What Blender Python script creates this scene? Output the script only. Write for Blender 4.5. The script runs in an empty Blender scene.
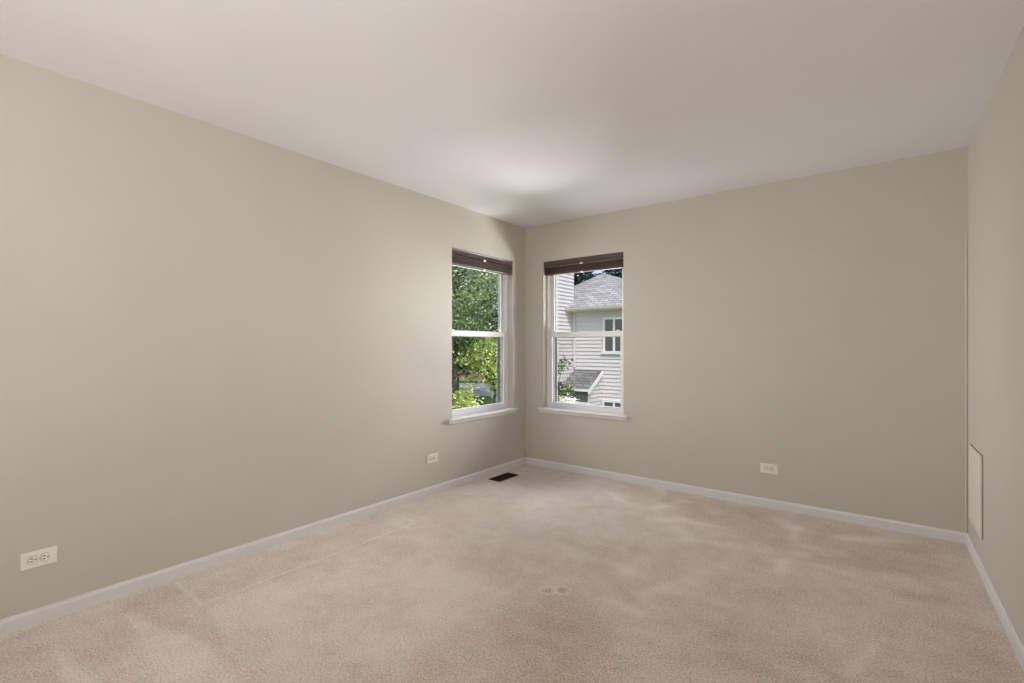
import bpy, bmesh, math, random
import numpy as np
from mathutils import Vector, Matrix

S = bpy.context.scene
C = S.collection
PI = math.pi

# ------------------------------------------------------------------ camera
cam_d = bpy.data.cameras.new('camera')
cam = bpy.data.objects.new('camera', cam_d)
C.objects.link(cam)
cam_d.sensor_width = 36.0
cam_d.lens = 36.0 * 483.0 / 1024.0
cam_d.shift_y = 4.7 / 1024.0
cam_d.clip_start = 0.02
cam_d.clip_end = 500
cam.location = (2.939, 0.0, 1.214)
cam.rotation_euler = (PI / 2, 0, math.radians(37.5))
S.camera = cam

# ------------------------------------------------------------------ world, sun, lamps, exposure
world = bpy.data.worlds.new('sky')
S.world = world
world.use_nodes = True
wn = world.node_tree
wn.nodes.clear()
sky = wn.nodes.new('ShaderNodeTexSky')
sky.sky_type = 'NISHITA'
sky.sun_disc = False
sky.sun_elevation = math.radians(52)
sky.sun_rotation = math.radians(150)
sky.air_density = 1.0
sky.dust_density = 2.0
bg = wn.nodes.new('ShaderNodeBackground')
bg.inputs['Strength'].default_value = 0.2
wo = wn.nodes.new('ShaderNodeOutputWorld')
wn.links.new(sky.outputs[0], bg.inputs['Color'])
wn.links.new(bg.outputs[0], wo.inputs['Surface'])

sd = bpy.data.lights.new('sun', 'SUN')
sd.energy = 3.1
sd.angle = math.radians(0.6)
sd.color = (1.0, 0.95, 0.87)
sun = bpy.data.objects.new('sun', sd)
C.objects.link(sun)
sun.rotation_euler = Vector((1.0, -1.0, 1.54)).to_track_quat('Z', 'Y').to_euler()
sun.location = (6, -10, 16)


def area(name, loc, target, sx, sy, power, col):
    d = bpy.data.lights.new(name, 'AREA')
    d.shape = 'RECTANGLE'
    d.size, d.size_y = sx, sy
    d.energy = power
    d.color = col
    o = bpy.data.objects.new(name, d)
    C.objects.link(o)
    o.location = loc
    o.rotation_euler = (Vector(loc) - Vector(target)).to_track_quat('Z', 'Y').to_euler()
    return o


# unseen area lamps added outside the two windows to boost their daylight
area('added_lamp_back_window', (2.0, 8.0, 1.4), (0.66, 4.06, 1.3), 2.0, 2.8, 570, (0.975, 0.99, 1.0))
area('added_high_lamp_back_window', (1.0, 8.6, 4.4), (0.66, 4.06, 1.4), 2.2, 1.4, 260, (0.97, 0.985, 1.0))
area('added_low_lamp_back_window', (3.2, 7.2, -0.75), (0.5, 4.06, 1.3), 2.0, 1.0, 340, (1.0, 0.99, 0.96))
area('added_far_low_lamp_back_window', (-0.2, 11.0, -1.7), (0.66, 4.06, 1.2), 4.0, 1.4, 950, (0.99, 0.99, 0.98))
area('added_lamp_left_window', (-1.8, 3.3, 1.4), (0.0, 3.41, 1.3), 1.4, 2.2, 195, (0.975, 0.99, 1.0))
# photographer's lamp bounced off the ceiling behind the camera, and an added unseen fill lamp by the rear wall
area('bounce_lamp', (2.75, -0.9, 1.5), (2.3, -0.4, 2.6), 0.6, 0.6, 57, (1.0, 0.985, 0.97))
area('added_rear_fill', (2.2, -1.72, 1.25), (1.8, 2.5, 1.6), 1.6, 2.0, 13, (1.0, 0.985, 0.97))

S.view_settings.view_transform = 'Standard'
S.view_settings.look = 'None'
S.view_settings.gamma = 1.0
S.view_settings.use_curve_mapping = False
S.view_settings.exposure = 0.0
try:
    S.cycles.use_denoising = True
    S.cycles.max_bounces = 12
    S.cycles.diffuse_bounces = 8
    S.cycles.transparent_max_bounces = 16
    S.cycles.sample_clamp_indirect = 6.0
except Exception:
    pass


# ------------------------------------------------------------------ materials
def mat(name, col, rough=0.6, spec=0.4, metal=0.0):
    m = bpy.data.materials.new(name)
    m.use_nodes = True
    p = m.node_tree.nodes['Principled BSDF']
    p.inputs['Base Color'].default_value = (*col, 1)
    p.inputs['Roughness'].default_value = rough
    p.inputs['Specular IOR Level'].default_value = spec
    p.inputs['Metallic'].default_value = metal
    return m


def noisy(name, c1, c2, scale, rough=0.7, bump=0.0, bscale=None, spec=0.3, detail=4.0, vec=(1, 1, 1), lo=0.35, hi=0.65, dist=0.002):
    m = mat(name, c1, rough, spec)
    t = m.node_tree
    p = t.nodes['Principled BSDF']
    tc = t.nodes.new('ShaderNodeTexCoord')
    mp = t.nodes.new('ShaderNodeMapping')
    mp.inputs['Scale'].default_value = vec
    t.links.new(tc.outputs['Object'], mp.inputs['Vector'])
    n = t.nodes.new('ShaderNodeTexNoise')
    n.inputs['Scale'].default_value = scale
    n.inputs['Detail'].default_value = detail
    t.links.new(mp.outputs[0], n.inputs['Vector'])
    r = t.nodes.new('ShaderNodeValToRGB')
    r.color_ramp.elements[0].position = lo
    r.color_ramp.elements[1].position = hi
    r.color_ramp.elements[0].color = (*c1, 1)
    r.color_ramp.elements[1].color = (*c2, 1)
    t.links.new(n.outputs['Fac'], r.inputs[0])
    t.links.new(r.outputs[0], p.inputs['Base Color'])
    if bump:
        n2 = t.nodes.new('ShaderNodeTexNoise')
        n2.inputs['Scale'].default_value = bscale or scale
        n2.inputs['Detail'].default_value = 3
        t.links.new(mp.outputs[0], n2.inputs['Vector'])
        b = t.nodes.new('ShaderNodeBump')
        b.inputs['Strength'].default_value = bump
        b.inputs['Distance'].default_value = dist
        t.links.new(n2.outputs['Fac'], b.inputs['Height'])
        t.links.new(b.outputs[0], p.inputs['Normal'])
    return m


def carpet_mat():
    m = mat('beige_carpet', (0.5, 0.4, 0.32), 0.95, 0.05)
    t = m.node_tree
    p = t.nodes['Principled BSDF']
    try:
        p.inputs['Sheen Weight'].default_value = 0.15
        p.inputs['Sheen Roughness'].default_value = 0.6
    except Exception:
        pass
    tc = t.nodes.new('ShaderNodeTexCoord')
    co = tc.outputs['Object']
    n1 = t.nodes.new('ShaderNodeTexNoise')          # worn and brushed areas of the pile
    n1.inputs['Scale'].default_value = 2.6
    n1.inputs['Detail'].default_value = 5
    n1.inputs['Roughness'].default_value = 0.6
    t.links.new(co, n1.inputs['Vector'])
    n2 = t.nodes.new('ShaderNodeTexNoise')          # tufts
    n2.inputs['Scale'].default_value = 130
    n2.inputs['Detail'].default_value = 3
    t.links.new(co, n2.inputs['Vector'])
    v = t.nodes.new('ShaderNodeTexVoronoi')
    v.inputs['Scale'].default_value = 170
    t.links.new(co, v.inputs['Vector'])
    at = t.nodes.new('ShaderNodeAttribute')
    at.attribute_name = 'pile'

    def mth(op, a, b, c=None):
        x = t.nodes.new('ShaderNodeMath')
        x.operation = op
        for i, q in enumerate([a, b, c]):
            if q is None:
                continue
            if isinstance(q, (int, float)):
                x.inputs[i].default_value = q
            else:
                t.links.new(q, x.inputs[i])
        return x.outputs[0]
    big = mth('MULTIPLY_ADD', mth('SUBTRACT', n1.outputs['Fac'], 0.5), 0.85, 0.5)
    n3 = t.nodes.new('ShaderNodeTexNoise')          # small scuffs
    n3.inputs['Scale'].default_value = 9
    n3.inputs['Detail'].default_value = 6
    n3.inputs['Roughness'].default_value = 0.7
    t.links.new(co, n3.inputs['Vector'])
    big = mth('ADD', big, mth('MULTIPLY', mth('SUBTRACT', n3.outputs['Fac'], 0.5), 0.75))
    big = mth('ADD', big, at.outputs['Fac'])
    tuft = mth('MULTIPLY', mth('SUBTRACT', n2.outputs['Fac'], 0.5), 2.3)
    cell = mth('MULTIPLY', mth('SUBTRACT', v.outputs['Distance'], 0.5), -0.35)
    f = mth('ADD', mth('ADD', big, tuft), cell)
    r = t.nodes.new('ShaderNodeValToRGB')
    e = r.color_ramp.elements
    e[0].position, e[1].position = 0.0, 1.0
    e[0].color = (0.42, 0.328, 0.252, 1)
    e[1].color = (0.77, 0.70, 0.65, 1)
    k = e.new(0.5)
    k.color = (0.62, 0.537, 0.470, 1)
    t.links.new(f, r.inputs[0])
    t.links.new(r.outputs[0], p.inputs['Base Color'])
    b = t.nodes.new('ShaderNodeBump')
    b.inputs['Strength'].default_value = 0.45
    b.inputs['Distance'].default_value = 0.005
    t.links.new(mth('ADD', n2.outputs['Fac'], mth('MULTIPLY', v.outputs['Distance'], -0.6)), b.inputs['Height'])
    t.links.new(b.outputs[0], p.inputs['Normal'])
    return m


def shingle_mat(name, c1, c2, mortar, scale=1.0):
    m = mat(name, c1, 0.9, 0.1)
    t = m.node_tree
    p = t.nodes['Principled BSDF']
    uv = t.nodes.new('ShaderNodeUVMap')
    br = t.nodes.new('ShaderNodeTexBrick')
    br.inputs['Scale'].default_value = scale
    br.inputs['Color1'].default_value = (*c1, 1)
    br.inputs['Color2'].default_value = (*c2, 1)
    br.inputs['Mortar'].default_value = (*mortar, 1)
    br.inputs['Mortar Size'].default_value = 0.012
    br.inputs['Brick Width'].default_value = 0.30
    br.inputs['Row Height'].default_value = 0.14
    t.links.new(uv.outputs[0], br.inputs['Vector'])
    t.links.new(br.outputs['Color'], p.inputs['Base Color'])
    b = t.nodes.new('ShaderNodeBump')
    b.inputs['Strength'].default_value = 0.5
    b.inputs['Distance'].default_value = 0.02
    t.links.new(br.outputs['Fac'], b.inputs['Height'])
    b.invert = True
    t.links.new(b.outputs[0], p.inputs['Normal'])
    return m


def glass_mat(name, tint=(0.975, 0.98, 0.98), gloss=0.05):
    m = bpy.data.materials.new(name)
    m.use_nodes = True
    t = m.node_tree
    t.nodes.clear()
    o = t.nodes.new('ShaderNodeOutputMaterial')
    tr = t.nodes.new('ShaderNodeBsdfTransparent')
    tr.inputs['Color'].default_value = (*tint, 1)
    g = t.nodes.new('ShaderNodeBsdfGlossy')
    g.inputs['Roughness'].default_value = 0.02
    mx = t.nodes.new('ShaderNodeMixShader')
    mx.inputs[0].default_value = gloss
    t.links.new(tr.outputs[0], mx.inputs[1])
    t.links.new(g.outputs[0], mx.inputs[2])
    t.links.new(mx.outputs[0], o.inputs[0])
    return m


def leaf_mat(name, c1, c2, c3, transl=0.4):
    m = bpy.data.materials.new(name)
    m.use_nodes = True
    t = m.node_tree
    p = t.nodes['Principled BSDF']
    p.inputs['Roughness'].default_value = 0.45
    p.inputs['Specular IOR Level'].default_value = 0.5
    at = t.nodes.new('ShaderNodeAttribute')
    at.attribute_name = 'leaf_tone'
    r = t.nodes.new('ShaderNodeValToRGB')
    e = r.color_ramp.elements
    e[0].color = (*c1, 1)
    e[1].color = (*c3, 1)
    k = e.new(0.55)
    k.color = (*c2, 1)
    t.links.new(at.outputs['Fac'], r.inputs[0])
    t.links.new(r.outputs[0], p.inputs['Base Color'])
    tl = t.nodes.new('ShaderNodeBsdfTranslucent')
    t.links.new(r.outputs[0], tl.inputs['Color'])
    mx = t.nodes.new('ShaderNodeMixShader')
    mx.inputs[0].default_value = transl
    o = t.nodes['Material Output']
    t.links.new(p.outputs[0], mx.inputs[1])
    t.links.new(tl.outputs[0], mx.inputs[2])
    t.links.new(mx.outputs[0], o.inputs[0])
    return m


M = {}
M['wall'] = noisy('taupe_wall_paint', (0.515, 0.484, 0.424), (0.525, 0.493, 0.432), 3.0, 0.62, bump=0.06, bscale=220, spec=0.25, dist=0.001)
M['ceiling'] = noisy('white_ceiling_paint', (0.760, 0.750, 0.762), (0.775, 0.765, 0.776), 2.0, 0.9, bump=0.08, bscale=160, spec=0.1, dist=0.001)
M['carpet'] = carpet_mat()
M['trim'] = mat('white_trim_paint', (0.67, 0.66, 0.655), 0.35, 0.4)
M['vinyl'] = mat('white_window_vinyl', (0.77, 0.76, 0.765), 0.6, 0.2)
M['sill'] = mat('white_sill_paint', (0.74, 0.73, 0.725), 0.7, 0.15)
M['caulk'] = mat('pale_caulk', (0.68, 0.635, 0.56), 0.6)
M['gasket'] = mat('grey_gasket', (0.22, 0.22, 0.21), 0.6)
M['glass'] = glass_mat('window_glass', gloss=0.005)
M['screen'] = glass_mat('fine_grey_screen_mesh', (0.90, 0.90, 0.90), 0.0)
M['blind'] = noisy('dark_brown_faux_wood', (0.072, 0.046, 0.039), (0.105, 0.071, 0.062), 30, 0.32, spec=0.55, vec=(0.15, 1, 2.5))
M['clip'] = mat('clear_white_plastic', (0.85, 0.83, 0.80), 0.25)
M['ivory'] = mat('ivory_plastic', (0.79, 0.76, 0.70), 0.32, 0.5)
M['slot'] = mat('dark_slot', (0.02, 0.018, 0.015), 0.7)
M['screw'] = mat('screw_metal', (0.62, 0.59, 0.54), 0.35, 0.5, 0.6)
M['register'] = mat('dark_brown_register_metal', (0.020, 0.012, 0.009), 0.6, 0.2)
M['black'] = mat('black_duct', (0.004, 0.004, 0.004), 0.8)
M['panel'] = mat('off_white_panel', (0.70, 0.655, 0.59), 0.4, 0.4)
M['edge_shade'] = mat('dark_edge_shade', (0.10, 0.085, 0.07), 0.8)  # dark tone standing in for shade at the access panel's edge
M['siding'] = noisy('pale_vinyl_siding', (0.64, 0.61, 0.628), (0.67, 0.64, 0.658), 2, 0.6, spec=0.25)
M['house_trim'] = mat('white_house_trim', (0.80, 0.80, 0.80), 0.5)
M['soffit'] = mat('cream_soffit', (0.66, 0.62, 0.50), 0.6)
M['gutter'] = mat('beige_gutter', (0.42, 0.395, 0.36), 0.45)
M['shingle'] = shingle_mat('light_grey_shingles', (0.45, 0.44, 0.45), (0.29, 0.285, 0.295), (0.15, 0.15, 0.155))
M['shingle_dark'] = shingle_mat('mid_grey_shingles', (0.28, 0.28, 0.285), (0.18, 0.18, 0.185), (0.09, 0.09, 0.09))
M['house_glass'] = mat('dark_house_glass', (0.10, 0.10, 0.105), 0.12, 0.8)
M['curtain'] = mat('pale_curtain', (0.45, 0.44, 0.43), 0.8)
M['dark_wood'] = mat('dark_green_grey_panel', (0.10, 0.11, 0.09), 0.5)
M['bark'] = noisy('grey_brown_bark', (0.06, 0.048, 0.036), (0.14, 0.115, 0.09), 14, 0.9, bump=0.8, bscale=20, vec=(1, 1, 0.25), dist=0.02)
M['lawn'] = noisy('lawn_green', (0.045, 0.085, 0.022), (0.095, 0.15, 0.045), 1.6, 0.9, bump=0.5, bscale=40, dist=0.03)
M['road'] = noisy('grey_asphalt', (0.30, 0.32, 0.34), (0.40, 0.42, 0.44), 3.0, 0.85, bump=0.2, bscale=60)
M['brown_wall'] = noisy('brown_brick_wall', (0.30, 0.20, 0.16), (0.40, 0.29, 0.24), 6.0, 0.85)
M['brown_roof'] = mat('brown_roof', (0.30, 0.22, 0.19), 0.85)
M['leaf_lime'] = leaf_mat('lime_leaf', (0.05, 0.10, 0.02), (0.40, 0.50, 0.10), (0.93, 0.95, 0.58), 0.45)
M['leaf_mid'] = leaf_mat('mid_green_leaf', (0.11, 0.18, 0.08), (0.46, 0.58, 0.30), (0.92, 0.93, 0.68), 0.35)
M['leaf_deep'] = leaf_mat('deep_green_leaf', (0.018, 0.042, 0.022), (0.04, 0.085, 0.042), (0.10, 0.16, 0.085), 0.25)
M['needle'] = leaf_mat('blue_green_needles', (0.012, 0.03, 0.02), (0.03, 0.06, 0.04), (0.06, 0.10, 0.07), 0.15)
M['leaf_pale'] = leaf_mat('pale_leaf', (0.55, 0.58, 0.48), (0.78, 0.79, 0.72), (0.88, 0.88, 0.84), 0.3)
M['leaf_shrub'] = leaf_mat('shrub_leaf', (0.02, 0.04, 0.015), (0.07, 0.115, 0.032), (0.30, 0.37, 0.12), 0.35)


# ------------------------------------------------------------------ mesh helpers
class MB:
    """collects shapes and links them as ONE mesh object"""

    def __init__(s):
        s.v, s.f, s.uv = [], [], []

    def add(s, verts, faces):
        n = len(s.v)
        s.v += [tuple(q) for q in verts]
        s.f += [tuple(n + i for i in q) for q in faces]

    def box(s, x0, x1, y0, y1, z0, z1):
        v = [(x, y, z) for z in (z0, z1) for y in (y0, y1) for x in (x0, x1)]
        s.add(v, [(0, 2, 3, 1), (4, 5, 7, 6), (0, 1, 5, 4), (2, 6, 7, 3), (0, 4, 6, 2), (1, 3, 7, 5)])

    def extrude(s, prof, p0, p1, up=(0, 0, 1), side=None):
        """a closed 2-D profile (a across, b up) swept from p0 to p1"""
        p0, p1 = Vector(p0), Vector(p1)
        d = (p1 - p0).normalized()
        up = Vector(up)
        sd_ = Vector(side) if side else d.cross(up).normalized()
        n = len(prof)
        v = [p0 + sd_ * a + up * b for a, b in prof] + [p1 + sd_ * a + up * b for a, b in prof]
        f = [(i, (i + 1) % n, n + (i + 1) % n, n + i) for i in range(n)]
        f += [tuple(range(n))[::-1], tuple(range(n, 2 * n))]
        s.add(v, f)

    def tube(s, pts, rad, k=8, cap=True):
        pts = [Vector(p) for p in pts]
        base = len(s.v)
        prev = None
        for i, p in enumerate(pts):
            d = (pts[min(i + 1, len(pts) - 1)] - pts[max(i - 1, 0)]).normalized()
            a = prev if prev else (Vector((1, 0, 0)) if abs(d.x) < 0.8 else Vector((0, 1, 0)))
            a = (a - d * a.dot(d)).normalized()
            prev = a
            b = d.cross(a)
            for j in range(k):
                q = p + (a * math.cos(2 * PI * j / k) + b * math.sin(2 * PI * j / k)) * rad[i]
                s.v.append(tuple(q))
        for i in range(len(pts) - 1):
            for j in range(k):
                j2 = (j + 1) % k
                s.f.append((base + i * k + j, base + i * k + j2, base + (i + 1) * k + j2, base + (i + 1) * k + j))
        if cap:
            s.f.append(tuple(base + j for j in range(k))[::-1])
            s.f.append(tuple(base + (len(pts) - 1) * k + j for j in range(k)))

    def disc_prism(s, outline, y0, y1):
        """outline in x,z pushed from y0 to y1"""
        n = len(outline)
        v = [(x, y0, z) for x, z in outline] + [(x, y1, z) for x, z in outline]
        f = [tuple(range(n)), tuple(range(n, 2 * n))[::-1]]
        f += [(i, n + i, n + (i + 1) % n, (i + 1) % n) for i in range(n)]
        s.add(v, f)

    def build(s, name, m, parent=None, bevel=0.0, seg=2, smooth=False):
        me = bpy.data.meshes.new(name)
        me.from_pydata(s.v, [], s.f)
        bm = bmesh.new()
        bm.from_mesh(me)
        bmesh.ops.recalc_face_normals(bm, faces=bm.faces)
        bm.to_mesh(me)
        bm.free()
        me.materials.append(m)
        if smooth:
            for p in me.polygons:
                p.use_smooth = True
        o = bpy.data.objects.new(name, me)
        C.objects.link(o)
        if parent:
            o.parent = parent
        if bevel:
            b = o.modifiers.new('bevel', 'BEVEL')
            b.width = bevel
            b.segments = seg
            b.limit_method = 'ANGLE'
            b.angle_limit = math.radians(40)
        return o


def empty(name, loc=(0, 0, 0), rz=0.0):
    o = bpy.data.objects.new(name, None)
    o.empty_display_size = 0.1
    C.objects.link(o)
    o.location = loc
    o.rotation_euler = (0, 0, rz)
    return o


def tag(o, label=None, cat=None, group=None, kind=None):
    if label:
        o['label'] = label
    if cat:
        o['category'] = cat
    if group:
        o['group'] = group
    if kind:
        o['kind'] = kind
    return o


def copy_tree(o, parent=None):
    c = o.copy()
    C.objects.link(c)
    c.parent = parent
    for ch in list(o.children):
        copy_tree(ch, c)
    return c


# ------------------------------------------------------------------ the room
H = 2.44
YB = 4.058            # back wall
YF = -1.85            # wall behind the camera
T = 0.139
TILT = math.radians(0.5)


def xr(y):            # right wall, very slightly out of parallel
    return 3.355 + (YB - y) * math.tan(TILT)


ZS, ZT = 0.565, 2.065         # window openings
LY0, LY1 = 2.982, 3.847       # left window along y
BX0, BX1 = 0.226, 1.089       # back window along x

w = MB()
w.box(-T, 0, YF - T, LY0, -0.02, H)
w.box(-T, 0, LY1, YB + T, -0.02, H)
w.box(-T, 0, LY0, LY1, -0.02, ZS)
w.box(-T, 0, LY0, LY1, ZT, H)
wl = w.build('wall_left', M['wall'])
tag(wl, 'taupe painted long wall on the left, with a window near the corner', 'wall', kind='structure')

w = MB()
w.box(0, BX0, YB, YB + T, -0.02, H)
w.box(BX1, 3.37, YB, YB + T, -0.02, H)
w.box(BX0, BX1, YB, YB + T, -0.02, ZS)
w.box(BX0, BX1, YB, YB + T, ZT, H)
tag(w.build('wall_back', M['wall']), 'taupe painted far wall with a window beside the left corner', 'wall', kind='structure')

w = MB()
ya, yb = YF, YB + T
vv = []
for z in (-0.02, H):
    vv += [(xr(ya), ya, z), (xr(yb) if yb <= YB else xr(YB), YB, z), (xr(YB) + T, YB, z), (xr(ya) + T, ya, z)]
w.add(vv, [(0, 1, 2, 3), (4, 7, 6, 5), (0, 4, 5, 1), (1, 5, 6, 2), (2, 6, 7, 3), (3, 7, 4, 0)])
tag(w.build('wall_right', M['wall']), 'taupe painted wall on the right with a square access panel', 'wall', kind='structure')

w = MB()
w.box(0, 3.55, YF - T, YF, -0.02, H)
tag(w.build('wall_front', M['wall']), 'taupe painted wall behind the camera', 'wall', kind='structure')

w = MB()
w.box(-T, 3.56, YF - T, YB + T, H, H + 0.12)
tag(w.build('ceiling', M['ceiling']), 'smooth flat white ceiling', 'ceiling', kind='structure')

# ---- carpet: a fine grid; the 'pile' attribute holds furniture dents and vacuum strokes
STEP = 0.008
nx = int(3.42 / STEP) + 1
ny = int((YB - YF) / STEP) + 1
gx = np.linspace(-0.01, 3.41, nx)
gy = np.linspace(YF, YB + 0.01, ny)
X, Y = np.meshgrid(gx, gy)
pile = np.zeros_like(X)
dent = np.zeros_like(X)


def seg_dist(ax, ay, bx, by):
    dx, dy = bx - ax, by - ay
    L = dx * dx + dy * dy
    tt = np.clip(((X - ax) * dx + (Y - ay) * dy) / L, 0, 1)
    return np.hypot(X - ax - tt * dx, Y - ay - tt * dy), tt


def line(ax, ay, bx, by, amp, wid):
    d, _ = seg_dist(ax, ay, bx, by)
    pile[:] += amp * np.exp(-(d / wid) ** 2)


def poly(pts, amp, soft=0.04):
    """signed-distance soft polygon"""
    ins = np.zeros_like(X, bool)
    dm = np.full_like(X, 9.0)
    n = len(pts)
    for i in range(n):
        (ax, ay), (bx, by) = pts[i], pts[(i + 1) % n]
        d, _ = seg_dist(ax, ay, bx, by)
        dm = np.minimum(dm, d)
        c = ((ay > Y) != (by > Y)) & (X < (bx - ax) * (Y - ay) / (by - ay + 1e-9) + ax)
        ins ^= c
    sg = np.where(ins, dm, -dm)
    pile[:] += amp / (1 + np.exp(-np.clip(sg / soft * 3, -30, 30)))


# outline left by a long piece of furniture against the left wall
line(0.402, 0.95, 0.393, 2.239, 0.28, 0.008)
line(0.393, 2.239, 0.07, 2.251, 0.27, 0.008)
line(0.07, 0.92, 0.40, 0.91, 0.25, 0.009)
line(0.42, 0.93, 0.42, 2.22, -0.07, 0.03)
# vacuum strokes fanning out from the left wall
line(0.40, 0.905, 0.80, 0.845, -0.12, 0.018)
poly([(0.42, 0.92), (0.80, 0.86), (1.5, 0.9), (1.5, 1.9), (0.95, 1.9), (0.44, 1.12)], 0.20, 0.10)
poly([(0.215, 0.672), (0.85, 0.61), (1.25, 0.78), (0.72, 0.80)], 0.26, 0.025)
poly([(0.27, 0.42), (0.62, 0.40), (0.95, 0.50)], 0.32, 0.025)
poly([(0.05, 0.70), (0.22, 0.67), (0.72, 0.80), (0.80, 0.84), (0.40, 0.90), (0.05, 0.91)], -0.10, 0.03)
poly([(0.05, -0.4), (0.6, -0.4), (0.5, 0.38), (0.05, 0.40)], -0.12, 0.06)
# brushed lighter bands, darker trodden areas
poly([(0.3, 3.3), (1.0, 3.9), (1.9, 3.2), (1.7, 2.3), (0.9, 1.3), (0.5, 1.6)], 0.10, 0.25)
poly([(1.2, 3.95), (3.2, 3.95), (3.2, 3.2), (2.4, 3.3), (1.75, 3.55)], -0.26, 0.16)
poly([(1.6, 1.75), (1.9, 1.95), (2.3, 1.35), (1.9, 1.1)], -0.22, 0.12)
poly([(1.15, 1.0), (1.5, 1.35), (1.8, 1.0), (1.4, 0.7)], -0.16, 0.12)
rng = np.random.default_rng(7)
for _ in range(26):
    cx_, cy_ = rng.uniform(1.3, 3.2), rng.uniform(1.9, 3.9)
    a_ = rng.uniform(0, PI)
    L_ = rng.uniform(0.12, 0.32)
    line(cx_, cy_, cx_ + L_ * math.cos(a_), cy_ + L_ * math.sin(a_), rng.choice([0.22, 0.28, 0.18, -0.22]), rng.uniform(0.025, 0.06))
# two small dents of furniture feet
for (px, py) in ((1.617, 2.017), (1.672, 2.06)):
    d = np.hypot(X - px, Y - py)
    dent -= 0.005 * np.exp(-(d / 0.028) ** 4)
    pile += -0.28 * np.exp(-(d / 0.024) ** 4) + 0.20 * np.exp(-((d - 0.04) / 0.010) ** 2)

me = bpy.data.meshes.new('floor')
vts = np.stack([X.ravel(), Y.ravel(), dent.ravel()], 1)
ii = np.arange(nx * ny).reshape(ny, nx)
fcs = np.stack([ii[:-1, :-1].ravel(), ii[:-1, 1:].ravel(), ii[1:, 1:].ravel(), ii[1:, :-1].ravel()], 1)
me.vertices.add(len(vts))
me.vertices.foreach_set('co', vts.ravel().astype(np.float32))
me.loops.add(fcs.size)
me.loops.foreach_set('vertex_index', fcs.ravel().astype(np.int32))
me.polygons.add(len(fcs))
me.polygons.foreach_set('loop_start', (np.arange(len(fcs)) * 4).astype(np.int32))
me.update(calc_edges=True)
at_ = me.attributes.new('pile', 'FLOAT', 'POINT')
at_.data.foreach_set('value', pile.ravel().astype(np.float32))
me.materials.append(M['carpet'])
fo = bpy.data.objects.new('floor', me)
C.objects.link(fo)
tag(fo, 'beige cut-pile wall-to-wall carpet with vacuum marks', 'floor', kind='structure')

# ---- baseboards
BP = [(0, -0.012), (0.012, -0.012), (0.013, 0.050), (0.011, 0.056), (0.006, 0.060), (0.004, 0.066), (0, 0.066)]


def baseboard(name, p0, p1, side, label):
    b = MB()
    b.extrude(BP, p0, p1, side=side)
    o = b.build(name, M['trim'])
    tag(o, label, 'baseboard', kind='structure')


baseboard('baseboard_left', (0, YF, 0), (0, YB, 0), (1, 0, 0), 'white baseboard along the long left wall')
baseboard('baseboard_back', (0.0, YB, 0), (xr(YB), YB, 0), (0, -1, 0), 'white baseboard along the far wall')
baseboard('baseboard_right', (xr(YB), YB, 0), (xr(YF), YF, 0), (-1, 0, 0), 'white baseboard along the right wall')
baseboard('baseboard_front', (0, YF, 0), (xr(YF), YF, 0), (0, 1, 0), 'white baseboard behind the camera')
b = MB()
b.extrude([(0, 0), (0.004, 0.001), (0.004, 0.004), (0, 0.005)], (xr(YB) - 0.012, YB, 0.066), (xr(YB) - 0.012, YB, 1.92), up=(1, 0, 0), side=(0, -1, 0))
tag(b.build('trim_1', M['caulk']), 'thin pale bead of caulk down the far right corner', 'trim', kind='structure')


# ---- windows (local: x along the opening, y outward, z up)
def sash(m_, x0, x1, y0, y1, z0, z1, st, zb, zt, parent, name):
    s_ = MB()
    s_.box(x0, x0 + st, y0, y1, z0, z1)
    s_.box(x1 - st, x1, y0, y1, z0, z1)
    s_.box(x0 + st, x1 - st, y0, y1, z0, zb)
    s_.box(x0 + st, x1 - st, y0, y1, zt, z1)
    o = s_.build(name, M['vinyl'], parent, bevel=0.003)
    g = MB()
    ym = y1 - 0.004
    q = 0.006
    for (a, b_, c, d) in ((x0 + st, x0 + st + q, zb, zt), (x1 - st - q, x1 - st, zb, zt)):
        g.box(a, b_, ym - 0.008, ym + 0.003, c, d)
    g.build('glazing_bead', M['gasket'], o)
    p = MB()
    p.box(x0 + st - 0.004, x1 - st + 0.004, ym - 0.002, ym + 0.002, zb - 0.004, zt + 0.004)
    p.build('window_pane', M['glass'], o)
    return o


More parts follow.
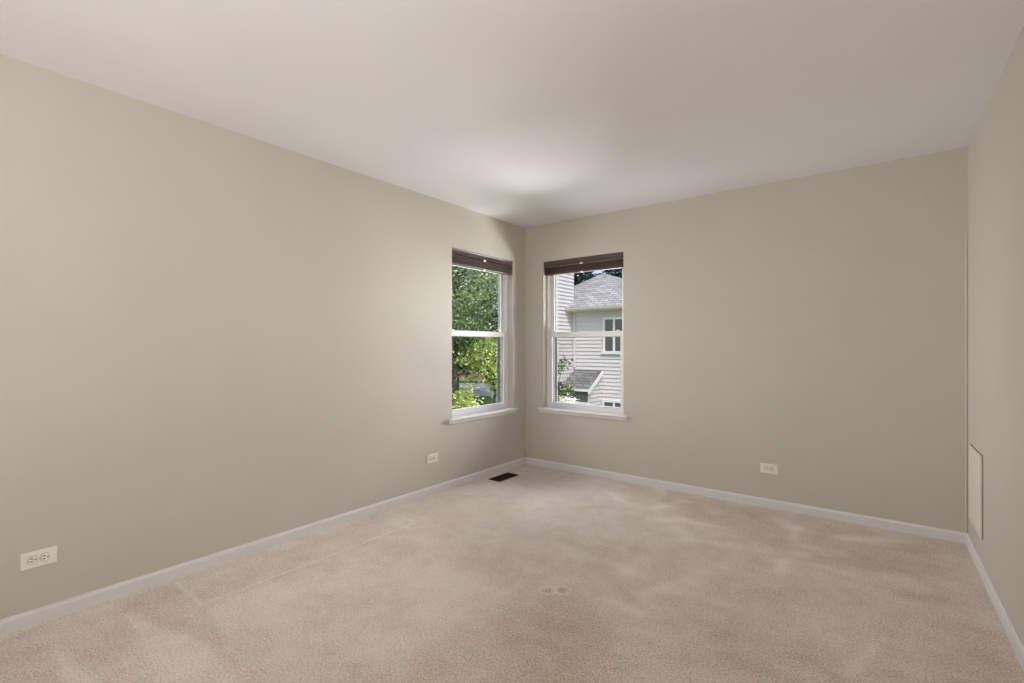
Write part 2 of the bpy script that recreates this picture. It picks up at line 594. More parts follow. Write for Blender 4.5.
def make_window(name, W, loc, rz, label):
    r = empty(name, loc, rz)
    tag(r, label, 'window', kind='structure')
    f = MB()
    f.box(0, 0.022, 0.062, 0.138, 0.575, 2.065)
    f.box(W - 0.022, W, 0.062, 0.138, 0.575, 2.065)
    f.box(0.022, W - 0.022, 0.062, 0.138, 2.0, 2.065)
    f.box(0.022, W - 0.022, 0.062, 0.138, 0.565, 0.600)
    # balance tracks seen beside the upper sash
    for a in (0.022, W - 0.022 - 0.006):
        f.box(a, a + 0.006, 0.074, 0.104, 1.36, 2.0)
    f.build('window_frame', M['vinyl'], r, bevel=0.002)
    lo = sash(None, 0.024, W - 0.024, 0.068, 0.098, 0.600, 1.356, 0.038, 0.650, 1.308, r, 'lower_sash')
    up = sash(None, 0.024, W - 0.024, 0.106, 0.1375, 1.306, 2.000, 0.038, 1.350, 1.941, r, 'upper_sash')
    for a in (0.075, W - 0.105):
        t_ = MB()
        t_.box(a, a + 0.03, 0.072, 0.092, 1.356, 1.366)
        t_.build('tilt_latch', M['vinyl'], lo, bevel=0.003)
    sc_ = MB()                                       # insect screen outside the lower sash
    sw = 0.050
    sc_.box(0.023, 0.023 + sw, 0.143, 0.151, 0.600, 1.325)
    sc_.box(W - 0.023 - sw, W - 0.023, 0.143, 0.151, 0.600, 1.325)
    sc_.box(0.023 + sw, W - 0.023 - sw, 0.143, 0.151, 0.600, 0.630)
    sc_.box(0.023 + sw, W - 0.023 - sw, 0.143, 0.151, 1.300, 1.325)
    so = sc_.build('insect_screen', M['gasket'], r)
    sc_ = MB()
    sc_.box(0.023 + sw, W - 0.023 - sw, 0.1465, 0.1475, 0.630, 1.300)
    sc_.build('screen_mesh', M['screen'], so)
    s_ = MB()
    prof = [(0.0, 0.573), (-0.030, 0.573), (-0.037, 0.576), (-0.041, 0.583), (-0.037, 0.591), (-0.030, 0.594), (0.0, 0.594)]
    # nose with horns past the opening, then the board inside the recess
    n = len(prof)
    v = [(-0.045, a, b_) for a, b_ in prof] + [(W + 0.045, a, b_) for a, b_ in prof]
    s_.add(v, [(i, (i + 1) % n, n + (i + 1) % n, n + i) for i in range(n)] + [tuple(range(n)), tuple(range(n, 2 * n))[::-1]])
    s_.box(0.0, W, 0.0, 0.068, 0.573, 0.594)
    s_.build('window_sill', M['sill'], r)
    a_ = MB()
    prof = [(0.0, 0.546), (-0.012, 0.546), (-0.016, 0.552), (-0.018, 0.573), (0, 0.573)]
    n = len(prof)
    v = [(-0.035, a, b_) for a, b_ in prof] + [(W + 0.035, a, b_) for a, b_ in prof]
    a_.add(v, [(i, (i + 1) % n, n + (i + 1) % n, n + i) for i in range(n)] + [tuple(range(n)), tuple(range(n, 2 * n))[::-1]])
    a_.build('sill_apron', M['sill'], r)
    return r


make_window('window_1', LY1 - LY0, (0, LY0, 0), PI / 2, 'white double-hung window in the left wall, trees outside')
make_window('window_2', BX1 - BX0, (BX0, YB, 0), 0, 'white double-hung window in the far wall, neighbouring house outside')


def make_blind(W, loc, rz, label):
    r = empty('window_blind', loc, rz)
    tag(r, label, 'blind', 'raised dark brown blinds')
    e = 0.006
    rnd = random.Random(3)
    h = MB()
    h.box(e + 0.004, W - e - 0.004, 0.016, 0.056, -0.045, -0.002)
    h.build('headrail', M['blind'], r, bevel=0.002)
    v = MB()
    prof = [(0.014, -0.001), (0.004, -0.001), (0.002, -0.006), (0.006, -0.012), (0.006, -0.034), (0.002, -0.040), (0.001, -0.049), (0.008, -0.051), (0.014, -0.051)]
    n = len(prof)
    vs = [(e, a, b_) for a, b_ in prof] + [(W - e, a, b_) for a, b_ in prof]
    v.add(vs, [(i, (i + 1) % n, n + (i + 1) % n, n + i) for i in range(n)] + [tuple(range(n)), tuple(range(n, 2 * n))[::-1]])
    v.build('valance', M['blind'], r)
    s_ = MB()
    z = -0.062
    for k in range(14):
        j = rnd.uniform(-0.0018, 0.0018)
        s_.box(e + 0.003, W - e - 0.003, 0.006 + j, 0.056 + j, z - 0.0029, z)
        z -= 0.0041
    s_.build('slats', M['blind'], r, bevel=0.0008, seg=1)
    b_ = MB()
    b_.box(e + 0.002, W - e - 0.002, 0.005, 0.057, z - 0.019, z - 0.001)
    b_.build('bottom_rail', M['blind'], r, bevel=0.004)
    for (a0, a1, zc) in ((-0.011, 0.011, -0.055), (-0.009, 0.009, z - 0.020)):
        c = MB()
        c.box(W / 2 + a0 * 1.4, W / 2 + a1 * 1.4, -0.003, 0.010, zc - 0.010, zc + 0.006)
        tag(c.build('cord_clip', M['clip'], r, bevel=0.002), 'small clear white plastic clip')
    for xx in (0.13, W - 0.13):
        l_ = MB()
        l_.tube([(xx, 0.0045, -0.045), (xx, 0.0040, z - 0.02)], [0.0009, 0.0009], 6)
        l_.build('ladder_cord', M['blind'], r)
    return r


make_blind(LY1 - LY0, (0, LY0, ZT), PI / 2, 'raised dark brown blind at the top of the left wall window')
make_blind(BX1 - BX0, (BX0, YB, ZT), 0, 'raised dark brown blind at the top of the far wall window')


# ---- power outlets, mounted sideways (local: x along wall, -y into the room, z up, origin at the plate's centre)
def make_outlet():
    r = empty('wall_outlet')
    p = MB()
    p.box(-0.0585, 0.0585, -0.0055, 0.0, -0.0365, 0.0365)
    p.build('cover_plate', M['ivory'], r, bevel=0.0035, seg=3)
    for cx in (-0.0205, 0.0195):
        o = MB()
        ol = []
        for k in range(24):
            a = 2 * PI * k / 24
            x_, z_ = 0.0172 * math.cos(a), 0.0172 * math.sin(a)
            x_ = max(-0.0135, min(0.0135, x_))
            ol.append((cx + x_, z_))
        o.disc_prism(ol, -0.0085, -0.004)
        rc = o.build('receptacle', M['ivory'], r, bevel=0.0006, seg=1)
        g = MB()                                      # the shadowed joint round the receptacle
        gl = [(cx + (x_ - cx) * 1.07, z_ * 1.07) for x_, z_ in ol]
        g.disc_prism(gl, -0.0059, -0.0050)
        g.build('joint', M['slot'], rc)
        for zz, ln in ((0.0062, 0.0085), (-0.0062, 0.0075)):
            s_ = MB()
            s_.box(cx - 0.0075, cx - 0.0075 + ln, -0.0089, -0.0080, zz - 0.0018, zz + 0.0018)
            s_.build('slot', M['slot'], rc)
        s_ = MB()
        hole = [(cx + 0.0080 + 0.0027 * math.cos(2 * PI * k / 12), 0.0027 * math.sin(2 * PI * k / 12)) for k in range(12)]
        s_.disc_prism(hole, -0.0089, -0.0080)
        s_.build('ground_hole', M['slot'], rc)
    s_ = MB()
    s_.disc_prism([(-0.0005 + 0.0032 * math.cos(2 * PI * k / 14), 0.0032 * math.sin(2 * PI * k / 14)) for k in range(14)], -0.0068, -0.005)
    s_.build('screw', M['screw'], r)
    return r


out0 = make_outlet()
for i, (loc, rz, lab) in enumerate([
        ((0.0, 0.418, 0.284), PI / 2, 'ivory wall outlet at the near end of the left wall'),
        ((0.0, 2.752, 0.293), PI / 2, 'ivory wall outlet on the left wall just before the window'),
        ((2.261, YB, 0.294), 0.0, 'ivory wall outlet low on the far wall, right of the window')]):
    o = out0 if i == 0 else copy_tree(out0)
    o.location = loc
    o.rotation_euler = (0, 0, rz)
    tag(o, lab, 'outlet', 'wall outlets')

# ---- floor register
fr = empty('floor_register', (0.157, 3.50, 0.0))
tag(fr, 'dark brown slotted metal floor register in the carpet below the left window', 'vent')
hx, hy = 0.067, 0.143
f = MB()
prof_in = 0.020
for (x0, x1, y0, y1) in ((-hx, -hx + prof_in, -hy, hy), (hx - prof_in, hx, -hy, hy), (-hx + prof_in, hx - prof_in, -hy, -hy + prof_in), (-hx + prof_in, hx - prof_in, hy - prof_in, hy)):
    f.box(x0, x1, y0, y1, 0.000, 0.007)
f.build('register_frame', M['register'], fr, bevel=0.003)
d = MB()
d.box(-hx + prof_in, hx - prof_in, -hy + prof_in, hy - prof_in, 0.0005, 0.0015)
d.build('damper', M['black'], fr)
for k in range(15):
    y_ = -hy + prof_in + 0.008 + k * (2 * hy - 2 * prof_in - 0.016) / 14
    l_ = MB()
    l_.add([(-hx + prof_in, y_ - 0.003, 0.0015), (hx - prof_in, y_ - 0.003, 0.0015), (hx - prof_in, y_ - 0.0015, 0.0015), (-hx + prof_in, y_ - 0.0015, 0.0015),
            (-hx + prof_in, y_ + 0.001, 0.0062), (hx - prof_in, y_ + 0.001, 0.0062), (hx - prof_in, y_ + 0.003, 0.0062), (-hx + prof_in, y_ + 0.003, 0.0062)],
           [(0, 1, 2, 3), (4, 7, 6, 5), (0, 4, 5, 1), (1, 5, 6, 2), (2, 6, 7, 3), (3, 7, 4, 0)])
    l_.build('louver', M['register'], fr)
c_ = MB()
c_.box(-0.003, 0.003, -hy + prof_in, hy - prof_in, 0.0015, 0.0066)
c_.build('center_bar', M['register'], fr)

# ---- access panel on the right wall
pc = 3.737
ap = empty('access_panel', (xr(pc), pc, 0.413), -PI / 2 + TILT)
tag(ap, 'square off-white access panel low on the right wall', 'panel')
f = MB()
R_ = 0.205
f.box(-R_, R_, -0.007, -0.002, -R_ - 0.014, R_ + 0.014)
f.build('panel_flange', M['panel'], ap, bevel=0.002)
f = MB()
for (x0, x1, z0, z1) in ((-R_, -R_ + 0.012, -R_ - .014, R_ + .014), (R_ - 0.012, R_, -R_ - .014, R_ + .014), (-R_ + .012, R_ - .012, -R_ - .014, -R_ - .002), (-R_ + .012, R_ - .012, R_ + .002, R_ + .014)):
    f.box(x0, x1, -0.0105, -0.007, z0, z1)
f.build('raised_rim', M['panel'], ap, bevel=0.003)
f = MB()
f.box(-R_ + 0.014, R_ - 0.014, -0.009, -0.007, -R_, R_)
f.build('panel_door', M['panel'], ap, bevel=0.002)

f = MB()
f.box(-R_ - 0.001, R_ + 0.0015, -0.0022, 0.0, -R_ - 0.0145, R_ + 0.0155)  # dark backing plate, its edge painting a shadow line round the panel
f.build('panel_edge_shade', M['edge_shade'], ap)

# ------------------------------------------------------------------ outside: ground
GZ = -3.0
g = MB()
g.box(-140, 80, -40, 160, GZ - 0.2, GZ)
tag(g.build('ground', M['lawn']), 'green lawn around the houses', 'lawn', kind='structure')
# a street running across beyond the first trees
d0 = Vector((-0.66, 0.75, 0))
side = Vector((0.75, 0.66, 0))
o0 = Vector((2.939, 0, 0))
p = [o0 + d0 * 41 - side * 60, o0 + d0 * 41 + side * 40, o0 + d0 * 55 + side * 40, o0 + d0 * 55 - side * 60]
g = MB()
g.add([(q.x, q.y, GZ + 0.03) for q in p] + [(q.x, q.y, GZ) for q in p], [(0, 1, 2, 3), (0, 4, 5, 1), (1, 5, 6, 2), (2, 6, 7, 3), (3, 7, 4, 0)])
tag(g.build('street', M['road']), 'grey asphalt street beyond the trees', 'street', kind='structure')

# ------------------------------------------------------------------ the neighbouring house
LAP = 0.116


def siding_wall(m_, a, b, z0, z1, out, parent, name='siding_wall', depth=0.3):
    """lap siding on a wall from plan point a to b, facing 'out'; a closed, solid slab"""
    prof = [(-depth, z0)]
    z = z0
    pr = []
    while z < z1 - 1e-4:
        zt = min(z + LAP, z1)
        pr += [(0.031, z), (0.002, zt)]
        z = zt
    prof += pr + [(-depth, z1)]
    a, b, out = Vector((*a, 0)), Vector((*b, 0)), Vector((*out, 0))
    n = len(prof)
    v = [a + out * q[0] + Vector((0, 0, q[1])) for q in prof] + [b + out * q[0] + Vector((0, 0, q[1])) for q in prof]
    m_.add(v, [(i, (i + 1) % n, n + (i + 1) % n, n + i) for i in range(n)] + [tuple(range(n)), tuple(range(n, 2 * n))[::-1]])


def roof_obj(name, planes, m_, parent, th=0.10):
    """roof planes as solid slabs with UVs in metres along and up the slope"""
    verts, faces, uvs = [], [], []
    for pl in planes:
        P = [Vector(q) for q in pl]
        nrm = (P[1] - P[0]).cross(P[2] - P[0]).normalized()
        if nrm.z < 0:
            nrm = -nrm
            P = P[::-1]
        e = Vector((0, 0, 1)).cross(nrm).normalized()
        u2 = nrm.cross(e)
        k = len(verts)
        n = len(P)
        verts += [tuple(q) for q in P] + [tuple(q - Vector((0, 0, th))) for q in P]
        fl = [tuple(range(k, k + n)), tuple(range(k + n, k + 2 * n))[::-1]]
        fl += [(k + i, k + n + i, k + n + (i + 1) % n, k + (i + 1) % n) for i in range(n)]
        allp = P + [q - Vector((0, 0, th)) for q in P]
        for f_ in fl:
            faces.append(f_)
            uvs += [((allp[i - k]).dot(e), (allp[i - k]).dot(u2)) for i in f_]
    me = bpy.data.meshes.new(name)
    me.from_pydata(verts, [], faces)
    ul = me.uv_layers.new(name='UVMap')
    for i, q in enumerate(uvs):
        ul.data[i].uv = q
    me.materials.append(m_)
    o = bpy.data.objects.new(name, me)
    C.objects.link(o)
    o.parent = parent
    return o


house = empty('house', (0, 0, 0))
tag(house, 'two-storey house with pale lap siding, grey hip roof and chimney, outside the far wall window', 'house')
FY = 13.5
WX0, WX1 = -6.42, -2.88
EZ = 2.43
s_ = MB()
siding_wall(s_, (WX0, FY), (WX1, FY), GZ, EZ, (0, -1), house)
s_.build('front_wall', M['siding'], house)
s_ = MB()
siding_wall(s_, (WX1, FY + 0.02), (WX1, 18.6), GZ, EZ, (1, 0), house)
s_.build('side_wall', M['siding'], house)
s_ = MB()
siding_wall(s_, (WX0, FY + 0.02), (WX0, 18.6), GZ, EZ, (-1, 0), house)
s_.build('side_wall', M['siding'], house)
# main block further back
s_ = MB()
siding_wall(s_, (-7.0, 17.0), (6.0, 17.0), GZ, EZ, (0, -1), house)
siding_wall(s_, (6.0, 17.02), (6.0, 24.6), GZ, EZ, (1, 0), house)
siding_wall(s_, (-7.0, 17.02), (-7.0, 24.6), GZ, EZ, (-1, 0), house)
s_.build('main_wall', M['siding'], house)
# corner boards
cb = MB()
cb.box(WX1 - 0.10, WX1 + 0.03, FY - 0.03, FY + 0.10, GZ, EZ)
cb.box(-5.03, -4.90, FY - 0.045, FY - 0.012, GZ, EZ)
cb.build('corner_board', M['house_trim'], house)

PK = (-4.64, 14.97, 3.71)
EL, ER, EY = -6.72, -2.56, 13.05
roof_obj('wing_roof', [
    [(EL, EY, EZ), (ER, EY, EZ), PK],
    [(ER, EY, EZ), (ER, 20.0, EZ), (PK[0], 20.0, PK[2]), PK],
    [(EL, EY, EZ), PK, (PK[0], 20.0, PK[2]), (EL, 20.0, EZ)],
], M['shingle'], house)
MR0, MR1 = -7.45, 6.5
RZ = 5.35
roof_obj('main_roof', [
    [(MR0, 16.6, EZ), (MR1, 16.6, EZ), (MR1 - 4.3, 20.9, RZ), (MR0 + 4.3, 20.9, RZ)],
    [(MR0, 25.2, EZ), (MR0 + 4.3, 20.9, RZ), (MR1 - 4.3, 20.9, RZ), (MR1, 25.2, EZ)],
    [(MR0, 16.6, EZ), (MR0 + 4.3, 20.9, RZ), (MR0, 25.2, EZ)],
    [(MR1, 16.6, EZ), (MR1, 25.2, EZ), (MR1 - 4.3, 20.9, RZ)],
], M['shingle'], house)
s_ = MB()
s_.box(-4.93, ER + 0.02, EY + 0.03, FY, EZ - 0.14, EZ - 0.115)
s_.box(WX1, ER - 0.02, FY, 17.0, EZ - 0.14, EZ - 0.115)
s_.build('soffit', M['soffit'], house)
s_ = MB()
s_.extrude([(0, 0), (0.10, 0), (0.12, 0.05), (0.12, 0.10), (0.105, 0.10), (0.10, 0.02), (0, 0.02)], (-4.93, EY + 0.02, EZ - 0.13), (ER, EY + 0.02, EZ - 0.13), side=(0, -1, 0))
s_.build('gutter', M['gutter'], house)
s_ = MB()
s_.tube([(-4.86, FY - 0.07, EZ - 0.13), (-4.86, FY - 0.06, EZ - 0.4), (-4.86, FY - 0.06, 0.55)], [0.035] * 3, 8)
s_.build('downspout', M['siding'], house)

# chimney chase
s_ = MB()
siding_wall(s_, (-6.35, 12.59), (-4.95, 12.59), GZ, 6.2, (0, -1), house, depth=0.2)
siding_wall(s_, (-4.95, 12.61), (-4.95, 13.52), GZ, 6.2, (1, 0), house, depth=0.2)
siding_wall(s_, (-6.35, 12.61), (-6.35, 13.52), GZ, 6.2, (-1, 0), house, depth=0.2)
siding_wall(s_, (-6.35, 13.52), (-4.95, 13.52), EZ, 6.2, (0, 1), house, depth=0.2)
s_.build('chimney_chase', M['siding'], house)
s_ = MB()
s_.box(-6.45, -4.85, 12.5, 13.6, 6.2, 6.32)
s_.build('chimney_cap', M['gutter'], house, bevel=0.02)


def house_window(x0, x1, z0, z1, y, n=2, curtain=False):
    fw = 0.075
    f_ = MB()
    f_.box(x0, x0 + fw, y - 0.075, y + 0.02, z0, z1)
    f_.box(x1 - fw, x1, y - 0.075, y + 0.02, z0, z1)
    f_.box(x0 + fw, x1 - fw, y - 0.075, y + 0.02, z1 - fw, z1)
    f_.box(x0 - 0.03, x1 + 0.03, y - 0.09, y + 0.02, z0 - 0.05, z0 + 0.045)
    xm = (x0 + x1) / 2
    f_.box(xm - 0.035, xm + 0.035, y - 0.065, y + 0.02, z0 + 0.045, z1 - fw)
    o_ = f_.build('window', M['house_trim'], house, bevel=0.008)
    for (a, b_) in ((x0 + fw, xm - 0.035), (xm + 0.035, x1 - fw)):
        q = MB()
        q.box(a, b_, y - 0.046, y - 0.038, z0 + 0.045, z1 - fw)
        q.build('pane', M['house_glass'], o_)
    return o_


house_window(-3.87, -3.13, 1.02, 2.10, FY)
house_window(-3.90, -3.10, -1.75, -0.42, FY)

# small bump-out with a shed roof, tucked between chase and wall
BXR, BYF = -3.98, 12.74
roof_obj('small_roof', [[(-4.93, BYF - 0.06, -0.06), (BXR + 0.06, BYF - 0.06, -0.06), (BXR + 0.06, FY, 0.46), (-4.93, FY, 0.46)]], M['shingle_dark'], house, th=0.05)
s_ = MB()
# sloping rake board at the open end and fascia below the eave
s_.add([(BXR + 0.02, BYF - 0.07, -0.20), (BXR + 0.09, BYF - 0.07, -0.20), (BXR + 0.09, FY, 0.32), (BXR + 0.02, FY, 0.32),
        (BXR + 0.02, BYF - 0.07, -0.07), (BXR + 0.09, BYF - 0.07, -0.07), (BXR + 0.09, FY, 0.46), (BXR + 0.02, FY, 0.46)],
       [(0, 1, 2, 3), (4, 7, 6, 5), (0, 4, 5, 1), (1, 5, 6, 2), (2, 6, 7, 3), (3, 7, 4, 0)])
s_.box(-4.93, BXR + 0.02, BYF - 0.085, BYF - 0.06, -0.135, -0.065)
s_.build('rake_board', M['house_trim'], house)
s_ = MB()
# side wall under the rake
s_.add([(BXR - 0.1, BYF, GZ), (BXR, BYF, GZ), (BXR, FY, GZ), (BXR - 0.1, FY, GZ),
        (BXR - 0.1, BYF, -0.13), (BXR, BYF, -0.13), (BXR, FY, 0.34), (BXR - 0.1, FY, 0.34)],
       [(0, 1, 2, 3), (4, 7, 6, 5), (0, 4, 5, 1), (1, 5, 6, 2), (2, 6, 7, 3), (3, 7, 4, 0)])
k = 0
z = GZ
while z < 0.2:
    y1_ = FY
    y0_ = BYF if z + LAP < -0.13 else BYF + max(0, (z + LAP + 0.13) / 0.47 * (FY - BYF))
    if y1_ - y0_ > 0.03:
        s_.add([(BXR, y0_, z), (BXR + 0.030, y0_, z), (BXR + 0.002, y0_, z + LAP), (BXR, y1_, z), (BXR + 0.030, y1_, z), (BXR + 0.002, y1_, z + LAP)],
               [(0, 1, 2), (3, 5, 4), (0, 3, 4, 1), (1, 4, 5, 2), (0, 2, 5, 3)])
    z += LAP
siding_wall(s_, (-4.93, BYF), (BXR, BYF), GZ, -0.52, (0, -1), house, depth=0.1)
s_.build('bump_out_wall', M['siding'], house)
s_ = MB()
s_.box(-4.93, BXR - 0.02, BYF - 0.01, BYF + 0.06, -0.46, -0.13)
s_.build('dark_panel', M['dark_wood'], house)
s_ = MB()
s_.box(-4.93, BXR + 0.04, BYF - 0.06, BYF + 0.02, -0.53, -0.46)
s_.build('ledge', M['house_trim'], house, bevel=0.006)


# ------------------------------------------------------------------ trees
def leaves(name, pts, size, m_, parent, rs, tone=None, flat=0.25, narrow=0.5):
    n = len(pts)
    a = rs.normal(size=(n, 3))
    a /= np.linalg.norm(a, axis=1, keepdims=True)
    a[:, 2] = a[:, 2] * 0.6 - 0.15
    a /= np.linalg.norm(a, axis=1, keepdims=True)
    up = rs.normal(size=(n, 3)) * 0.8 + np.array([0, 0, 1.0])
    b = np.cross(a, up)
    b /= np.linalg.norm(b, axis=1, keepdims=True) + 1e-9
    nn = np.cross(b, a)
    L = size * rs.uniform(0.6, 1.25, size=(n, 1))
    Wd = L * narrow
    v = np.empty((n, 6, 3), np.float32)
    v[:, 0] = pts
    v[:, 1] = pts + a * L * 0.3 + b * Wd * 0.5 + nn * L * flat * 0.3
    v[:, 2] = pts + a * L * 0.65 + b * Wd * 0.42 + nn * L * flat * 0.3
    v[:, 3] = pts + a * L
    v[:, 4] = pts + a * L * 0.65 - b * Wd * 0.42 + nn * L * flat * 0.3
    v[:, 5] = pts + a * L * 0.3 - b * Wd * 0.5 + nn * L * flat * 0.3
    base = (np.arange(n) * 6)[:, None]
    f = np.concatenate([base + np.array([[0, 1, 2, 3]]), base + np.array([[0, 3, 4, 5]])], 1).reshape(-1, 4)
    me = bpy.data.meshes.new(name)
    me.vertices.add(n * 6)
    me.vertices.foreach_set('co', v.ravel())
    me.loops.add(f.size)
    me.loops.foreach_set('vertex_index', f.ravel().astype(np.int32))
    me.polygons.add(len(f))
    me.polygons.foreach_set('loop_start', (np.arange(len(f)) * 4).astype(np.int32))
    me.update(calc_edges=True)
    tn = rs.beta(1.6, 2.4, n) if tone is None else tone
    at = me.attributes.new('leaf_tone', 'FLOAT', 'POINT')
    at.data.foreach_set('value', np.repeat(tn, 6).astype(np.float32))
    me.materials.append(m_)
    o = bpy.data.objects.new(name, me)
    C.objects.link(o)
    o.parent = parent
    return o


def tree(kind, label, x, y, top, crown_bottom, rad, nclus, nleaf, size, m_, seed, trunk=0.14, clus=0.32, group=None, extra=None, cat='tree'):
    rs = np.random.default_rng(seed)
    r = empty(kind, (x, y, GZ))
    tag(r, label, cat, group)
    h = top - GZ
    cz = (top + crown_bottom) / 2 - GZ
    hz = (top - crown_bottom) / 2
    cs = rs.normal(size=(nclus, 3))
    cs /= np.linalg.norm(cs, axis=1, keepdims=True)
    cs *= rs.uniform(0.45, 1.0, size=(nclus, 1)) ** 0.6
    cs = cs * np.array([rad, rad, hz]) * 0.88 + np.array([0, 0, cz])
    if extra is not None:
        cs = np.concatenate([cs, np.array(extra, float)])
    pts, tn = [], []
    per = max(4, nleaf // len(cs))
    for c in cs:
        q = rs.normal(size=(per, 3)) * clus * min(rad, hz) * np.array([1.0, 1.0, 0.75])
        pts.append(q + c)
        tn.append(np.clip(rs.beta(1.7, 2.3, per) + rs.uniform(-0.2, 0.25), 0, 1))
    leaves('foliage', np.concatenate(pts), size, m_, r, rs, np.concatenate(tn))
    t = MB()
    lean = rs.uniform(-0.15, 0.15, 2)
    zt = cz + hz * 0.5
    tp = [(0, 0, -0.05), (lean[0] * 0.3, lean[1] * 0.3, zt * 0.35), (lean[0], lean[1], zt * 0.7), (lean[0] * 1.2, lean[1] * 1.2, zt)]
    t.tube(tp, [trunk * 1.25, trunk * 0.95, trunk * 0.6, trunk * 0.2], 10)
    idx = range(0, len(cs), max(1, len(cs) // 14))
    bb = t
    for i in idx:
        c = Vector(cs[i])
        z0 = min(max(c.z - 0.45 * math.hypot(c.x, c.y) - 0.2, 0.25 * zt), zt * 0.95)
        k = z0 / zt
        s0 = Vector((lean[0] * k * 1.2, lean[1] * k * 1.2, z0))
        mid = s0.lerp(c, 0.5) + Vector((0, 0, 0.06 * (c - s0).length))
        bb.tube([s0, mid, c], [trunk * 0.32, trunk * 0.2, trunk * 0.07], 6)
    bb.build('trunk', M['bark'], r, smooth=True)
    return r


def conifer(label, x, y, top, rad, seed, n=9000, group=None):
    rs = np.random.default_rng(seed)
    r = empty('evergreen_tree', (x, y, GZ))
    tag(r, label, 'tree', group)
    h = top - GZ
    k = rs.uniform(0, 1, n) ** 0.75
    z = 0.6 + (h - 0.6) * (1 - k) ** 1.0
    rr = rad * (1 - (z / h)) * (0.75 + 0.25 * np.sin(z * 7 + rs.uniform(0, 6))) + 0.05
    a = rs.uniform(0, 2 * PI, n)
    q = np.sqrt(rs.uniform(0.15, 1, n)) * rr
    pts = np.stack([q * np.cos(a), q * np.sin(a), z - 0.25 * q], 1)
    leaves('foliage', pts, 0.42, M['needle'], r, rs, None, 0.1, 0.3)
    t = MB()
    t.tube([(0, 0, -0.05), (0, 0, h * 0.97)], [0.18, 0.02], 8)
    t.build('trunk', M['bark'], r, smooth=True)
    return r


GR = 'trees outside the left window'
tree('tree', 'lime-green leafy tree nearest the left window, at its lower right', -2.95, 7.05, 1.55, 0.32, 0.60, 34, 4000, 0.068, M['leaf_lime'], 11, 0.06, 0.22, GR)
tree('tree', 'low lime-green sapling at the bottom left of the left window', -2.30, 5.40, 0.74, -0.9, 0.36, 34, 3400, 0.062, M['leaf_lime'], 12, 0.05, 0.24, GR)
tree('tree', 'tall mid-green tree filling the upper sash of the left window', -10.0, 13.3, 8.8, -0.1, 2.2, 150, 30000, 0.125, M['leaf_mid'], 13, 0.13, 0.17, GR)
tree('tree', 'mid-green tree farther off behind the tall tree, toward the street', -19.6, 16.0, 9.5, 0.6, 3.0, 80, 13000, 0.19, M['leaf_mid'], 14, 0.2, 0.2, GR)
tree('tree', 'mid-green tree behind the tall tree, on the side toward the pale house', -20.8, 24.0, 12.0, 0.2, 3.6, 90, 15000, 0.24, M['leaf_mid'], 19, 0.24, 0.2, GR)
tree('tree', 'low dark green tree under the tall tree, left of the brown house', -13.9, 17.3, 2.3, -0.4, 1.25, 40, 6000, 0.16, M['leaf_deep'], 23, 0.1, 0.24, GR)
k_ = 0
for t_, offs in ((80, (-22, -7.5, 7, 21.5)), (97, (-29, -14.5, 0, 14.5))):
    for q_ in offs:
        tree('tree', 'dark green tree in the distant rows beyond the grey street', 2.939 - 0.66 * t_ + 0.75 * q_, 0.75 * t_ + 0.66 * q_, 14 + (k_ % 3) * 1.5, -2.2, 4.3, 60, 8000, 0.55, M['leaf_deep'], 30 + k_, 0.3, 0.2, 'dark trees beyond the street')
        k_ += 1
# evergreens behind the neighbouring house
for i, (x_, y_, tp, rd) in enumerate([(-13.9, 30.0, 13.0, 2.9), (-14.6, 37.0, 15.0, 3.1), (-26, 38, 12, 3.2), (-4.0, 33, 12, 3.2)]):
    conifer('dark blue-green evergreen tree showing above the grey roof of the house', x_, y_, tp, rd, 60 + i, group='evergreens behind the house')
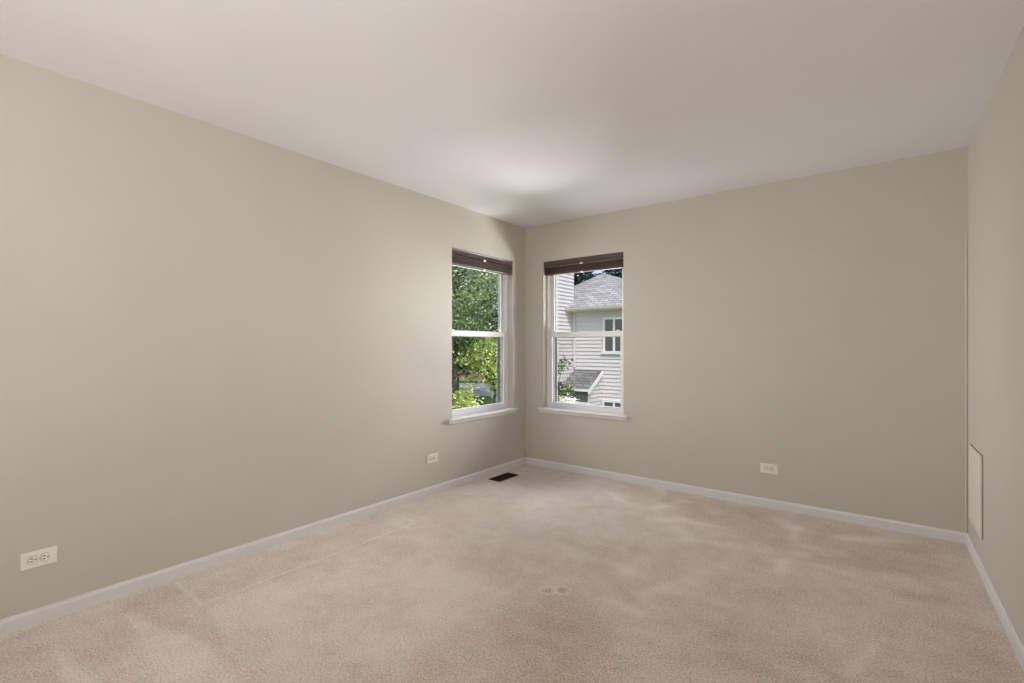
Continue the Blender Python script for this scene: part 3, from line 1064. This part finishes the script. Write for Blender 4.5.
# young tree in front of the chimney
tree('tree', 'small green tree before the chimney, lower left in the far wall window', -3.42, 10.25, 0.42, -0.55, 0.34, 22, 1300, 0.085, M['leaf_shrub'], 21, 0.035, 0.22, None,
     extra=[(-0.05, 0.0, 3.72), (0.08, 0.06, 3.82), (-0.2, -0.1, 3.6)])
sh = empty('shrub', (-2.75, 9.30, GZ))
tag(sh, 'pale-topped shrub below the small green tree by the chimney', 'shrub')
rs = np.random.default_rng(5)
pt = rs.normal(size=(350, 3)) * np.array([0.13, 0.13, 0.06]) + np.array([0, 0, 2.96])
leaves('pale_leaves', pt, 0.075, M['leaf_pale'], sh, rs, None, 0.2, 0.8)  # cluster of pale leaves at the top of the shrub
pt = rs.normal(size=(1500, 3)) * np.array([0.2, 0.2, 0.5]) + np.array([0, 0, 1.7])
leaves('foliage', pt, 0.09, M['leaf_shrub'], sh, rs)
t = MB()
for k in range(6):
    a = k * 1.05
    t.tube([(0.05 * math.cos(a), 0.05 * math.sin(a), -0.03), (0.12 * math.cos(a), 0.12 * math.sin(a), 1.5), (0.16 * math.cos(a), 0.16 * math.sin(a), 2.9)], [0.02, 0.015, 0.006], 6)
t.build('stems', M['bark'], sh, smooth=True)

# distant brown house across the street
dh = empty('house', (-35.5, 44.5, GZ), math.radians(41))
tag(dh, 'distant brown house across the street, seen through the left window trees', 'house')
s_ = MB()
s_.box(-6, 6, 0, 7, 0, 2.7)
s_.build('brick_wall', M['brown_wall'], dh)
s_ = MB()
s_.add([(-6.5, -0.6, 2.65), (6.5, -0.6, 2.65), (6.5, 7.6, 2.65), (-6.5, 7.6, 2.65), (-6.5, 3.5, 4.8), (6.5, 3.5, 4.8)],
       [(0, 3, 2, 1), (0, 1, 5, 4), (2, 3, 4, 5), (0, 4, 3), (1, 2, 5)])
s_.build('roof', M['brown_roof'], dh)
for xw in (-4.2, -1.2, 2.8):
    s_ = MB()
    s_.box(xw, xw + 1.4, -0.04, 0.02, 0.9, 2.2)
    f_ = s_.build('window', M['house_trim'], dh)
    s_ = MB()
    s_.box(xw + 0.1, xw + 1.3, -0.05, -0.03, 1.0, 2.1)
    s_.build('pane', M['house_glass'], f_)
